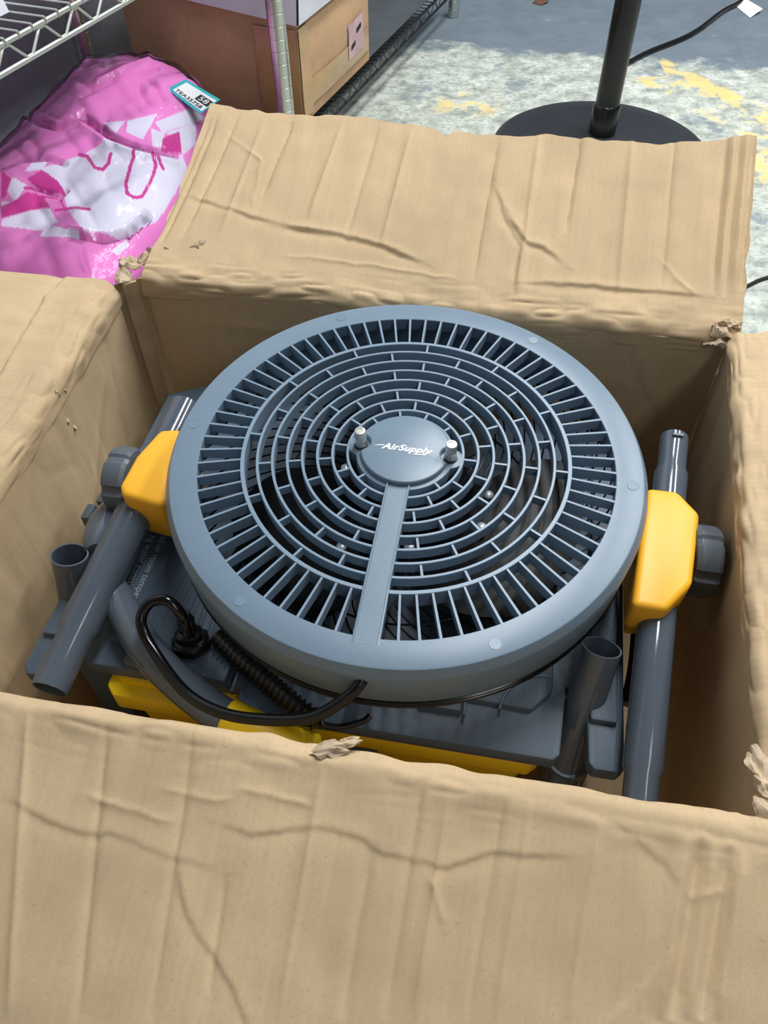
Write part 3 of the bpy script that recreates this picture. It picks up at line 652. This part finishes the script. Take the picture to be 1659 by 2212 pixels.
# ================================================================== TANK
def build_tank():
    T = empty('mist_tank', (OX, OY, ZF), YAW); tag(T, 'dark grey and yellow wheeled water tank under the fan', 'water tank')
    dz = -ZF; XC = -.052
    ZL = .33
    def P(x, y, z): return (x, y, z+dz)
    # lid with slots cut for the corner pipes
    ol = [(-.282, -.203), (-.128, -.203), (-.124, -.224), (.172, -.224), (.178, -.218), (.182, -.150), (.196, -.142), (.200, -.150), (.203, -.220), (.208, -.226), (.229, -.226), (.235, -.220), (.240, .19), (.20, .215), (-.30, .215), (-.345, .19), (-.345, -.215), (-.338, -.224), (-.318, -.224), (-.312, -.218), (-.310, -.150), (-.300, -.142), (-.290, -.150), (-.288, -.200)]
    g = prism_geo(ol, .302+dz, .3225+dz, .0035, 2, True); lid = add_obj('lid', *g, M_LID, T, True, 35)
    add_obj('raised_deck', *prism_geo([(-.275, -.175), (.150, -.182), (.168, -.16), (.170, .19), (-.275, .19)], .318+dz, .330+dz, .004, 2, False), M_LID, lid, True, 35)
    add_obj('raised_deck', *prism_geo([(.203, -.182), (.228, -.182), (.233, .18), (.203, .18)], .318+dz, .330+dz, .003, 2, False), M_LID, lid, True, 35)
    add_obj('raised_deck', *prism_geo([(-.340, -.182), (-.312, -.182), (-.312, .18), (-.340, .18)], .318+dz, .330+dz, .003, 2, False), M_LID, lid, True, 35)
    add_obj('raised_deck', *prism_geo([(.045, -.196), (.085, -.196), (.085, -.10), (.045, -.10)], .318+dz, .333+dz, .002, 2, False), M_LID, lid, True, 35)
    add_obj('raised_deck', *prism_geo([(-.245, -.200), (-.140, -.205), (-.135, -.02), (-.245, -.02)], .318+dz, .3345+dz, .002, 2, False), M_LID, lid, True, 35)
    for x, y0, y1 in ((.088, -.200, -.12), (-.235, -.17, .05), (-.222, -.17, .05), (-.165, -.203, -.10), (-.130, -.215, -.12)):
        add_obj('lid_rib', *prism_geo([(x-.0015, y0), (x+.0015, y0), (x+.0015, y1), (x-.0015, y1)], .330+dz, .3352+dz, .0006, 1, False), M_LID, lid, False)
    path = [P(.165+.045*math.cos(a), -.19+.045*math.sin(a), .3305) for a in np.linspace(PI*.5, PI*.98, 12)]
    add_obj('lid_rib', *tube_geo(path, .0016, 6), M_LID, lid)
    o = add_obj('lid_screw', *lathe_geo([(0, .001), (.004, .001), (.005, 0), (.005, -.003)], 20), M_INK, lid); o.location = P(-.143, -.176, .3352)
    for k, (txt, x) in enumerate((('old or room tempera', -.2615), ('ng water contain', -.2735))):
        V, F = text_geo(txt, .0108, 0, .00008, .0001, 1.0)
        xs = [v[0] for v in V]; x0 = min(xs)
        V = [(v[1]+x, -(v[0]-x0)-(.040 if k == 0 else .046), v[2]+.3304+dz) for v in V]
        o = add_obj('lettering', V, F, M_PRINT, lid, False); o['label'] = 'faint grey instruction lettering'
    # yellow tank body
    def ring_ol(x0, x1, y0, y1): return [(x0+.01, y0), (x1-.01, y0), (x1, y0+.01), (x1, y1-.01), (x1-.01, y1), (x0+.01, y1), (x0, y1-.01), (x0, y0+.01)]
    add_obj('tank_body', *prism_geo(ring_ol(-.262, .160, -.208, .20), .055+dz, .306+dz, .004, 2, True, .93), M_YELT, T, True, 35)
    add_obj('tank_collar', *prism_geo(ring_ol(-.266, .164, -.222, .204), .272+dz, .3005+dz, .003, 2, True), M_YELT, T, True, 35)
    add_obj('front_plate', *box_geo(P(-.025, -.2155, .12), P(.006, -.195, .29), .002), M_LID, T)
    # open corner pipes
    for (rx, ry), (bx, by) in (((1300, 1398), (1228, 1632)), ((150, 1198), (178, 1370))):
        a = Lat(rx, ry, .372); b = Lat(bx, by, .262); d = (b-a)/np.linalg.norm(b-a); e = b+d*.03
        add_obj('corner_pipe', *tube_geo([P(*a), P(*(a+d*.02)), P(*b), P(*e)], [.0185, .0182, .0176, .0170], 28, True, .0016), M_TUBE, T, True, 40)
        add_obj('pipe_cup', *lathe_geo([(0, -.06), (.017, -.06), (.021, -.05), (.0225, -.01), (.0225, .0), (.0195, .0)], 28), M_LID, T).location = P(*b)
    # push handle: bent grey tube lying across the left side, yellow grip on the front bar
    hp = [(-.318, .10, .315), (-.318, 0, .330), (-.314, -.06, .346), (-.294, -.115, .348)]+[tuple(Lat(x, y, z)) for x, y, z in ((270, 1325, .349), (321, 1409, .348), (389, 1477, .345), (457, 1530, .341), (500, 1556, .338))]
    path = smooth_path([P(*p) for p in hp], 8)
    add_obj('push_handle', *tube_geo(path, .0168, 24), M_TUBE, T, True, 40)
    gp = smooth_path([P(*Lat(x, y, z)) for x, y, z in ((488, 1550, .339), (540, 1575, .335), (600, 1600, .328), (680, 1628, .316))], 8)
    add_obj('handle_grip', *tube_geo(gp, [.0172]+[.0185]*(len(gp)-2)+[.017], 24), M_YELT, T, True, 40)
    hp = [(.262, .10, .31), (.262, 0, .322), (.262, -.045, .325), (.258, -.11, .318), (.252, -.15, .306)]
    add_obj('push_handle', *tube_geo(smooth_path([P(*p) for p in hp], 6), .0165, 20), M_BASE, T, True, 40)
    # clip saddle on the handle, left rear
    sp_ = smooth_path([P(-.3185, .03, .327), P(-.3175, -.02, .336), P(-.3145, -.058, .351), P(-.302, -.098, .3568)], 6)
    add_obj('handle_sleeve', *tube_geo(sp_, [.0225]*(len(sp_)-3)+[.0215, .0200, .0180], 24), M_TUBE, T, True, 40)
    for y, z in ((-.045, .353), (-.012, .342)): add_obj('sleeve_tab', *box_geo(P(-.346, y-.010, z-.012), P(-.336, y+.010, z+.006), .0015), M_TUBE, T)
    # cable gland
    gz = Lat(410, 1385, .345); gp_ = np.array(P(gz[0], gz[1], .3345)); top = Lat(400, 1348, .372)-np.array([0, 0, ZF])
    G = add_obj('cable_gland', *lathe_geo([(0, 0), (.0165, 0), (.0170, .002), (.0170, .009), (.0150, .011), (.0135, .0115), (.0135, .018), (.0115, .020), (.0085, .021), (.0085, .026), (.0074, .027), (.0074, .030), (.0084, .031), (.0084, .034), (.0070, .036), (.0055, .042), (0, .042)], 36, False, None), M_BLK, T, True, 30)
    G.location = gp_; G.rotation_euler = (math.radians(-18), math.radians(-6), 0)
    hx = add_obj('gland_nut', *prism_geo([(.0205*math.cos(PI/3*k), .0205*math.sin(PI/3*k)) for k in range(6)], -.001, .009, .001, 1), M_BLK, G)
    # corrugated hose tucked under the fan
    cp = smooth_path([Lat(x, y, z)-np.array([0, 0, ZF]) for x, y, z in ((470, 1375, .343), (520, 1425, .343), (580, 1475, .342), (640, 1525, .341), (690, 1560, .336))], 9)
    cp2 = [];
    P0 = [np.array(p) for p in cp]; s = np.cumsum([0]+[np.linalg.norm(b-a) for a, b in zip(P0[:-1], P0[1:])]); ss = np.linspace(0, s[-1], 110)
    pts = [np.array([np.interp(q, s, [p[i] for p in P0]) for i in range(3)]) for q in ss]
    add_obj('corrugated_hose', *tube_geo(pts, [.0088+.0018*math.sin(k*PI/2.5) for k in range(len(pts))], 16), M_BLK, T, True, 60)
    tp = smooth_path([Lat(x, y, z)-np.array([0, 0, ZF]) for x, y, z in ((690, 1555, .335), (705, 1568, .334), (740, 1570, .334), (785, 1558, .336), (800, 1545, .338))], 6)
    add_obj('cable_tie', *tube_geo(tp, .0030, 10), M_BLKG, T)
    # wheels
    for x in (-.300, .205):
        for y in (-.175, .17):
            wv, wf = lathe_geo([(0, -.011), (.020, -.011), (.0235, -.014), (.0290, -.013), (.0300, -.010), (.0300, .010), (.0290, .013), (.0235, .014), (.020, .011), (0, .011)], 28)
            wo = add_obj('wheel', wv, wf, M_BLK, T); wo.rotation_euler = (0, PI/2, 0); wo.location = P(x, y, ZF+.030)
            add_obj('wheel_fork', *box_geo(P(x-.018, y-.012, .035), P(x+.018, y+.012, .304), .004), M_LID, T)
    return T
build_tank()

# ================================================================== RACK
def build_rack():
    R = empty('wire_rack', tuple(RP), RROT); tag(R, 'chrome wire shelving rack with grooved round posts', 'shelving')
    # local: x along, y depth, z up
    def post(x, y):
        prof = [(0, 0), (.018, 0), (.0202, .004)]
        z = .03
        while z < 1.25:
            prof += [(.0205, z-.0012), (.0194, z-.0004), (.0194, z+.0004), (.0205, z+.0012)]; z += .0254
        prof += [(.0205, 1.28), (.017, 1.285), (0, 1.285)]
        o = add_obj('post', *lathe_geo(prof, 28), M_CHROME, R, True, 50); o.location = (x, y, 0)
    for y in (0, .55): post(0, y)
    for y in (0, .55): post(1.35, y)
    for y in (0, .55): post(-1.20, y)
    def shelf(z, x0, x1, mat, r=.0036, front=True):
        for y in (.0, .55):
            for dz in (0, -.032):
                add_obj('shelf_rail', *tube_geo([(x0, y, z+dz), (x1, y, z+dz)], r if y == 0 else r*.8, 10), mat, R)
            pts = []; x = x0+.01; k = 0
            while x < x1-.02:
                pts += [(x, y, z-.029), (x+.012, y, z-.029), (x+.040, y, z-.004), (x+.052, y, z-.004)]; x += .080
            sp = []
            for a, b in zip(pts[:-1], pts[1:]): sp += [np.array(a), np.array(a)*.7+np.array(b)*.3, np.array(a)*.3+np.array(b)*.7]
            add_obj('zigzag_wire', *tube_geo(sp, .0022, 7), mat, R)
        cw = None; x = x0+.015
        while x < x1:
            if cw is None: cw = add_obj('cross_wire', *merge([tube_geo([(0, -.002, .003), (0, .552, .003)], .0017, 6), tube_geo([(0, -.002, .003), (0, -.003, -.006)], .0017, 6)]), mat, R); o = cw
            else: o = inst(cw, R)
            o.location = (x, 0, z+.003); x += .030
        for y in (.18, .37): add_obj('support_wire', *tube_geo([(x0, y, z-.004), (x1, y, z-.004)], .003, 8), mat, R)
    add_obj('shelf_shade_sheet', *box_geo((-1.15, .018, .1195), (1.30, .525, .1210)), plastic('dark_grey_shade', (66, 71, 74), .6, .15, .2, 120), R, False)  # added sheet; its dark grey stands in for the shadow at the bottom shelf
    shelf(.603, -1.17, 1.32, M_WIRE)
    shelf(.112, -1.17, 1.32, M_DWIRE, .0042)
    return R
build_rack()
ZS = .122
def carton_obj(name, a0, a1, d0, d1, z0, z1, mat, bulge=.012, seed=1, n=16, slope=0.):
    E = empty(name, tuple(rk((a0+a1)/2, (d0+d1)/2, z0)), RROT)
    lx, ly, lz = (a1-a0)/2, (d1-d0)/2, z1-z0; r = .008
    faces = []
    def face(fn, nu, nv, nm, seed_):
        U, V = np.meshgrid(np.linspace(0, 1, nu+1), np.linspace(0, 1, nv+1), indexing='ij')
        Pp, Nn = fn(U, V); env = np.clip(np.minimum.reduce([U, 1-U, V, 1-V])*6, 0, 1)
        D = bulge*env*(np.sin(PI*U)*np.sin(PI*V))*.8+.002*vnoise(U, V, 6, seed_)*env
        f = (Pp+Nn*D[..., None]); i = (np.arange(nu)[:, None]*(nv+1)+np.arange(nv)[None, :]).ravel(); q = np.stack([i, i+nv+1, i+nv+2, i+1], 1)
        return f.reshape(-1, 3), q, np.stack([U, V], -1).reshape(-1, 2)
    def F(ax, sgn):
        def fn(U, V):
            if ax == 'x': P = np.stack([U*0+sgn*lx, (U-.5)*2*ly*sgn, V*lz], -1); N = np.array([sgn, 0, 0.])
            elif ax == 'y': P = np.stack([(.5-U)*2*lx*sgn, U*0+sgn*ly, V*lz], -1); N = np.array([0, sgn, 0.])
            else: P = np.stack([(U-.5)*2*lx, (V-.5)*2*ly*sgn, U*0+(lz if sgn > 0 else 0)], -1); N = np.array([0, 0, float(sgn)])*(.2 if sgn > 0 else 0)
            return P, np.broadcast_to(N, P.shape)
        return fn
    Vv, Ff, Uu = [], [], []; k = 0
    for ax in 'xyz':
        for sgn in (1, -1):
            f, q, uv = face(F(ax, sgn), n, n, '', seed); Vv.append(f); Ff += (q+k).tolist(); k += len(f); Uu.append(uv*.5)
    Vv = np.concatenate(Vv); Vv[:, 2] *= 1+slope*(Vv[:, 1]+ly)/(2*ly)
    add_obj('carton_body', Vv, Ff, mat, E, True, 40, np.concatenate(Uu))
    return E, lx, ly, lz
def build_boxes():
    E, lx, ly, lz = carton_obj('brown_carton', .115, .565, .012, .49, ZS, .345, M_CARD2, .010, 3, slope=.19)
    tag(E, 'brown taped cardboard carton standing on the bottom rack shelf', 'carton')
    # tape on the aisle face (-y) : along the lower edge and up the near corner, wrapping to the end face
    def strip(nm, f, nu, nv, mat):
        U, V = np.meshgrid(np.linspace(0, 1, nu+1), np.linspace(0, 1, nv+1), indexing='ij'); P = f(U, V).reshape(-1, 3)
        i = (np.arange(nu)[:, None]*(nv+1)+np.arange(nv)[None, :]).ravel(); q = np.stack([i, i+nv+1, i+nv+2, i+1], 1)
        return add_obj(nm, P, q.tolist(), mat, E, True, 60)
    def aisle(x, z, off=.0012):        # point on the bulged aisle face
        U = (x+lx)/(2*lx); V = z/lz; env = np.clip(np.minimum.reduce([U, 1-U, V, 1-V])*6, 0, 1); D = .008*env*np.sin(PI*U)*np.sin(PI*V)
        return np.stack([x, -ly-D-off+.0*x, z], -1)
    strip('packing_tape', lambda U, V: aisle(-lx+2*lx*.98*U, .030+.062*V, .003), 30, 4, M_TAPE)
    strip('packing_tape', lambda U, V: aisle(-lx+.002+.052*V, .012+U*(lz-.02), .004), 20, 4, M_TAPE)
    strip('packing_tape', lambda U, V: np.stack([-lx-.004-.006*np.sin(PI*np.clip(U*1, 0, 1)), -ly+.11*V, .012+U*(lz-.02)], -1), 20, 4, M_TAPE)
    lab = strip('shipping_label', lambda U, V: aisle(.055+.115*U, .055+.085*V, .0045), 10, 4, plastic('faded_pink_label', (206, 170, 176), .5, .25, .1, 40))
    for k, (x0_, w_) in enumerate(((.072, .030), (.112, .036))): strip('label_mark', lambda U, V, k=k, x0_=x0_, w_=w_: aisle(x0_+w_*U, .074+.030*k+.012*V+.006*U, .0055), 6, 2, M_INK)
    W_, lx, ly, lz = carton_obj('white_carton', .100, .60, -.002, .52, .347, .525, M_WBOX, .003, 9)
    W_.rotation_euler = (math.atan2(.19*(.345-ZS), .478), 0, RROT); W_.location.z += .026
    tag(W_, 'white carton stacked on top of the brown taped carton', 'carton')
    add_obj('edge_seam', *box_geo((-lx-.0012, -ly-.0015, .002), (-lx+.0022, -ly+.0025, lz), .0005), M_INK, W_)
build_boxes()

# ================================================================== PINK BAG
def build_bag():
    n = 300
    A, B = np.meshgrid(np.linspace(-1, 1, n), np.linspace(-1, 1, n), indexing='ij')
    # rounded-square footprint in rack coordinates
    X = A*np.sqrt(1-.42*B*B); Y = B*np.sqrt(1-.42*A*A)
    al = -.400+X*.47; d0 = .020+.24*(al+.507); de = (d0+.53)/2+Y*(.53-d0)/2
    rr = np.clip(1-np.maximum(np.abs(A), np.abs(B))**3.2, 0, 1)**.55
    top = .135+.105*np.clip((al+.55)/.55, -.4, 1)+.02*vnoise(al, de, 5, 3)
    f = rr*top
    # soft garment folds
    q = al*1.0+de*.35; f += rr*(.012*vnoise(al*.8+de*1.6, de, 12, 5)+.007*np.abs(vnoise(al*1.5-de, de*.8, 17, 6)))
    P = RP+RD*al[..., None]+RN*de[..., None]; P = P+np.array([0, 0, 1.])*(ZS+.001+np.maximum(f, 0))[..., None]
    px = proj(P)
    # sharp gathered folds
    def seg(pts, amp, wd):
        d, s = poly_dist(px[..., 0], px[..., 1], pts); return amp*np.exp(-(d/wd)**1.4)
    k = .422
    K = lambda L: [(x*k, y*k) for x, y in L]
    dz = -seg(K([(430, 590), (560, 680), (700, 735), (900, 780)]), .014, 7)+seg(K([(400, 620), (540, 715), (690, 770), (900, 820)]), .008, 8)
    dz += -seg(K([(150, 600), (300, 640), (430, 590)]), .012, 9)+seg(K([(60, 640), (210, 590), (300, 620)]), .010, 10)
    dz += -seg(K([(350, 1180), (520, 1215), (650, 1180), (760, 1090)]), .014, 6)+seg(K([(350, 1150), (520, 1180), (640, 1150), (740, 1060)]), .006, 6)
    dz += seg(K([(500, 400), (640, 330), (760, 290)]), .007, 8)-seg(K([(420, 470), (600, 380), (800, 330)]), .008, 7)
    dz += -seg(K([(0, 840), (110, 800), (230, 790), (330, 820)]), .009, 7)-seg(K([(170, 940), (300, 990), (330, 960)]), .006, 5)
    P[..., 2] += 1.35*dz*np.clip(rr*3, 0, 1); P[..., 2] = np.maximum(P[..., 2], ZS+.001)
    x, y = px[..., 0]/k, px[..., 1]/k
    def inside(poly):
        c = np.zeros(x.shape, bool); m = len(poly)
        for i in range(m):
            (x0, y0), (x1, y1) = poly[i], poly[(i+1) % m]
            if y0 == y1: continue
            c ^= ((y0 > y) != (y1 > y)) & (x < (x1-x0)*(y-y0)/(y1-y0)+x0)
        return c
    colr = np.zeros(x.shape+(4,), np.float32); pink = s2l((226, 128, 198)); colr[..., :3] = pink; colr[..., 3] = 1
    tint = (.5+.5*vnoise(al, de, 9, 12))[..., None]; colr[..., :3] = colr[..., :3]*(.9+.2*tint)
    white = s2l((216, 215, 230)); mag = s2l((196, 40, 140)); deep = s2l((158, 34, 112))
    for poly in ([(195, 850), (340, 800), (430, 770), (560, 690), (640, 720), (760, 750), (930, 780), (960, 860), (880, 1000), (800, 1120), (600, 1190), (430, 1175), (350, 1070), (300, 930)],
                 [(525, 610), (640, 600), (590, 665)], [(650, 600), (800, 565), (760, 640), (725, 700), (640, 660)], [(790, 610), (960, 540), (1060, 590), (900, 640), (830, 665)], [(770, 640), (840, 665), (820, 740), (775, 730)],
                 [(840, 665), (1000, 610), (1000, 720), (930, 780), (920, 690)], [(0, 1105), (150, 1060), (250, 1050), (290, 1120), (200, 1165), (0, 1140)], [(230, 1130), (400, 1170), (380, 1200), (200, 1190)],
                 [(30, 960), (60, 890), (130, 930), (70, 1020)], [(120, 860), (170, 800), (250, 790), (210, 850)], [(0, 1010), (40, 1020), (0, 1040)], [(560, 1270), (640, 1210), (660, 1240), (600, 1290)]): colr[inside(poly), :3] = white
    for poly in ([(820, 750), (830, 690), (915, 655), (925, 765)], [(130, 900), (210, 850), (290, 910), (335, 975), (250, 965), (170, 930)], [(0, 1040), (60, 1015), (130, 965), (210, 985), (250, 1040), (150, 1060), (0, 1100)], [(0, 850), (50, 900), (20, 990), (0, 1000)]): colr[inside(poly), :3] = mag
    for pts, wd in (([(690, 750), (665, 830), (640, 920), (645, 970), (680, 995), (720, 990), (770, 910), (795, 830), (770, 750)], 9), ([(400, 775), (440, 782), (480, 840), (520, 852), (550, 820), (562, 770)], 9), ([(790, 770), (810, 800), (832, 850)], 8), ([(280, 1060), (380, 1045), (450, 1055)], 7), ([(180, 995), (240, 990), (310, 1005)], 6), ([(120, 945), (200, 950), (280, 910)], 7), ([(330, 1060), (300, 1000), (350, 960)], 5)):
        d, _ = poly_dist(x, y, pts); colr[d < wd, :3] = mag
    i = (np.arange(n-1)[:, None]*n+np.arange(n-1)[None, :]).ravel(); q = np.stack([i, i+n, i+n+1, i+1], 1)
    t = NT('printed_pink_fabric'); at_ = t.n('ShaderNodeVertexColor', _layer_name='print').outputs[0]
    M = t.set(Base__Color=at_, Roughness=.7, Sheen__Weight=.2); 
    E = empty('garment_bag', tuple(rk(-.385, .30, ZS))); tag(E, 'clear plastic bag of pink and white printed garments on the bottom shelf', 'garment bag')
    org = np.array(E.location); Pl = (P-org).reshape(-1, 3); K2 = len(Pl)
    base = Pl.copy(); base[:, 2] = 0
    ring = [k_*n for k_ in range(n-1)]+[(n-1)*n+k_ for k_ in range(n-1)]+[k_*n+n-1 for k_ in range(n-1, 0, -1)]+[k_ for k_ in range(n-1, 0, -1)]
    Vv = np.concatenate([Pl, base[ring]]); F = q[:, ::-1].tolist() if False else q.tolist()
    F += [(ring[b], ring[a], K2+a, K2+b) for a, b in zip(range(len(ring)), list(range(1, len(ring)))+[0])]+[tuple(K2+a for a in range(len(ring)))]
    o = add_obj('folded_garments', Vv, F, M, E, True, 60)
    ca = o.data.color_attributes.new('print', 'FLOAT_COLOR', 'POINT'); cc = np.ones((len(Vv), 4), np.float32); cc[:K2] = colr.reshape(-1, 4); cc[K2:, :3] = pink; ca.data.foreach_set('color', cc.ravel())
    # clear film
    g = 3; Pf = P[::g, ::g].copy(); m = Pf.shape[0]; a2, d2 = al[::g, ::g], de[::g, ::g]; r2 = rr[::g, ::g]
    Pf[..., 2] += .004+.006*np.abs(vnoise(a2*1.2+d2, d2, 11, 31))*r2+.0015*np.abs(vnoise(a2, d2, 30, 33))
    Pf += (Pf-np.array([*rk(-.385, .30, 0)[:2], 0])[None, None])*np.array([.02, .02, 0])
    # the spare top of the bag stands up at the back against the brown carton
    up = np.clip((a2+.02)/.12, 0, 1)*np.clip(1-np.abs(d2-.34)/.16, 0, 1); Pf[..., 2] += .05*up
    t = NT('clear_poly_film'); co = t.n('ShaderNodeTexCoord').outputs['Object']
    gl = t.n('ShaderNodeBsdfGlossy', Roughness=.08); t.l(t.bump(t.noise(60, co, 3), .5, .004), gl.inputs['Normal']); tr = t.n('ShaderNodeBsdfTransparent', Color=(.97, .965, .98, 1))
    fr = t.n('ShaderNodeFresnel', IOR=1.33); mx = t.n('ShaderNodeMixShader', i0=fr.outputs[0], i1=tr.outputs[0], i2=gl.outputs[0]); t.l(mx.outputs[0], t.t.nodes['Material Output'].inputs[0])
    i = (np.arange(m-1)[:, None]*m+np.arange(m-1)[None, :]).ravel(); q2 = np.stack([i, i+m, i+m+1, i+1], 1)
    add_obj('plastic_film', (Pf-org).reshape(-1, 3), q2.tolist(), t.m, E, True, 60)
    # sticker
    def surf(xp, yp):
        d = np.hypot(px[..., 0]-xp, px[..., 1]-yp); dep = (P-CAM)@FWD; sc_ = d+np.where(d < 14, dep*20, 1e3); j = np.unravel_index(np.argmin(sc_), d.shape); dd = ray(xp, yp)
        return CAM+dd*(dep[j]-.045)-org
    pc = surf(415, 208); nrm = np.array([.10, -.45, .88]); nrm /= np.linalg.norm(nrm)
    def onp(xp, yp):
        dd = ray(xp, yp); return CAM+dd*(((pc+org-CAM)@nrm)/(dd@nrm))-org
    c = [onp(361, 192), onp(401, 171), onp(476, 215), onp(432, 246)]
    def bil(s, v, off): p = c[0]*(1-s)*(1-v)+c[3]*s*(1-v)+c[2]*s*v+c[1]*(1-s)*v; return p+nrm*off
    def quad(nm, s0, s1, v0, v1, off, mat, par): return add_obj(nm, [bil(s0, v0, off), bil(s1, v0, off), bil(s1, v1, off), bil(s0, v1, off), bil(s0, v0, off-.0008), bil(s1, v0, off-.0008), bil(s1, v1, off-.0008), bil(s0, v1, off-.0008)],
                  [(0, 1, 2, 3), (7, 6, 5, 4), (0, 4, 5, 1), (1, 5, 6, 2), (2, 6, 7, 3), (3, 7, 4, 0)], mat, par, False)
    s = quad('sticker', 0, 1, 0, 1, 0, M_TEAL, E); s['label'] = 'teal edged white label'
    quad('label_face', .10, .97, .12, .86, .0008, M_LABEL, s); quad('black_block', .60, .96, .40, .72, .0014, M_INK, s)
    def txt(body, s0, s1, v0, v1, mat, off):
        V, F = text_geo(body, 1., 0, .01, 0); a = np.array(V); lo, hi = a.min(0), a.max(0)
        add_obj('lettering', [bil(s0+(s1-s0)*(p[0]-lo[0])/(hi[0]-lo[0]), v0+(v1-v0)*(p[1]-lo[1])/(hi[1]-lo[1]), off) for p in a], F, mat, s, False)
    txt('58', .66, .90, .45, .67, M_LABEL, .0018); txt('TEA35758', .14, .90, .16, .32, M_INK, .0014)
build_bag()

# ================================================================== FLOOR THINGS
def build_pedestal():
    cx, cy = .605, 2.125
    E = empty('pedestal_stand', (cx, cy, 0)); tag(E, 'black round base and upright pole of a floor stand', 'stand')
    add_obj('base', *lathe_geo([(0, 0), (.286, 0), (.290, .004), (.288, .012), (.270, .022), (.20, .034), (.10, .044), (.05, .050), (0, .050)], 72), M_BASE, E, True, 50)
    add_obj('pole', *lathe_geo([(0, .04), (.036, .04), (.036, .12), (.0335, .124), (.0315, .126), (.0315, 1.3), (0, 1.3)], 32), M_POLE, E, True, 40)
build_pedestal()
def cable(nm, pts, r, label, cat, mat=M_BLK):
    P = [at(x, y, 0)+np.array([0, 0, r]) for x, y in pts]; E = add_obj(nm, *tube_geo(smooth_path(P, 8), r, 8), mat); tag(E, label, cat); return E
cable('floor_cable', [(1340, 150), (1400, 118), (1470, 90), (1510, 68), (1560, 30), (1600, 8), (1640, -30)], .008, 'black cable snaking across the floor behind the stand pole', 'cable')
cable('thin_cord', [(1560, 640), (1610, 622), (1640, 608), (1680, 596)], .004, 'thin dark cord on the floor by the right flap', 'cord')
def scrap_card(nm, pts, mat, label, cat, lift):
    P = [at(x, y, .001)+np.array([0, 0, lf]) for (x, y), lf in zip(pts, lift)]; n = len(P)
    V = P+[p+np.array([0, 0, .0015]) for p in P]; F = [tuple(range(n))[::-1], tuple(range(n, 2*n))]+[(i, (i+1) % n, n+(i+1) % n, n+i) for i in range(n)]
    tag(add_obj(nm, V, F, mat, None, False), label, cat)
scrap_card('paper_scrap', [(1587, 12), (1608, 6), (1645, 28), (1620, 39)], M_LABEL, 'small white paper scrap lying on the floor by the cable', 'paper', (0, .012, .012, 0))
scrap_card('leaf_scrap', [(1150, 7), (1162, 1), (1180, 1), (1186, 6), (1170, 12)], M_LEAF, 'small curled brown scrap on the grey floor', 'debris', (0, .012, .01, .008, 0))
def build_white_bag():
    # soft white sack, only near corner shows; unseen length added to shade the rack
    E = empty('white_sack', tuple(rk(-.40, .352, .6095)), RROT); tag(E, 'white sack resting on the upper wire shelf, corner in view, unseen length added for shade', 'sack')
    n = 40; A, B = np.meshgrid(np.linspace(-1, 1, n), np.linspace(-1, 1, n), indexing='ij'); rr = np.clip(1-np.maximum(abs(A), abs(B))**6, 0, 1)**.5
    X = A*np.sqrt(1-.12*B*B)*.75; fr_ = .19-.135*np.clip((-.655-(X-.40))/.05, 0, 1); Y = (fr_+(B*np.sqrt(1-.12*A*A)*.5+.5)*(.517-fr_))-.352
    V = []
    for up in (1, 0): V.append(np.stack([X, Y, up*(.13*rr*(1+.2*vnoise(A+2, B+2, 2.5, 4))+.02*rr*vnoise(A+2, B+2, 7, 5))], -1).reshape(-1, 3))
    i = (np.arange(n-1)[:, None]*n+np.arange(n-1)[None, :]).ravel(); q = np.stack([i, i+n, i+n+1, i+1], 1)
    add_obj('sack_body', np.concatenate(V), q.tolist()+(q[:, ::-1]+n*n).tolist(), M_WBOX, E)
build_white_bag()
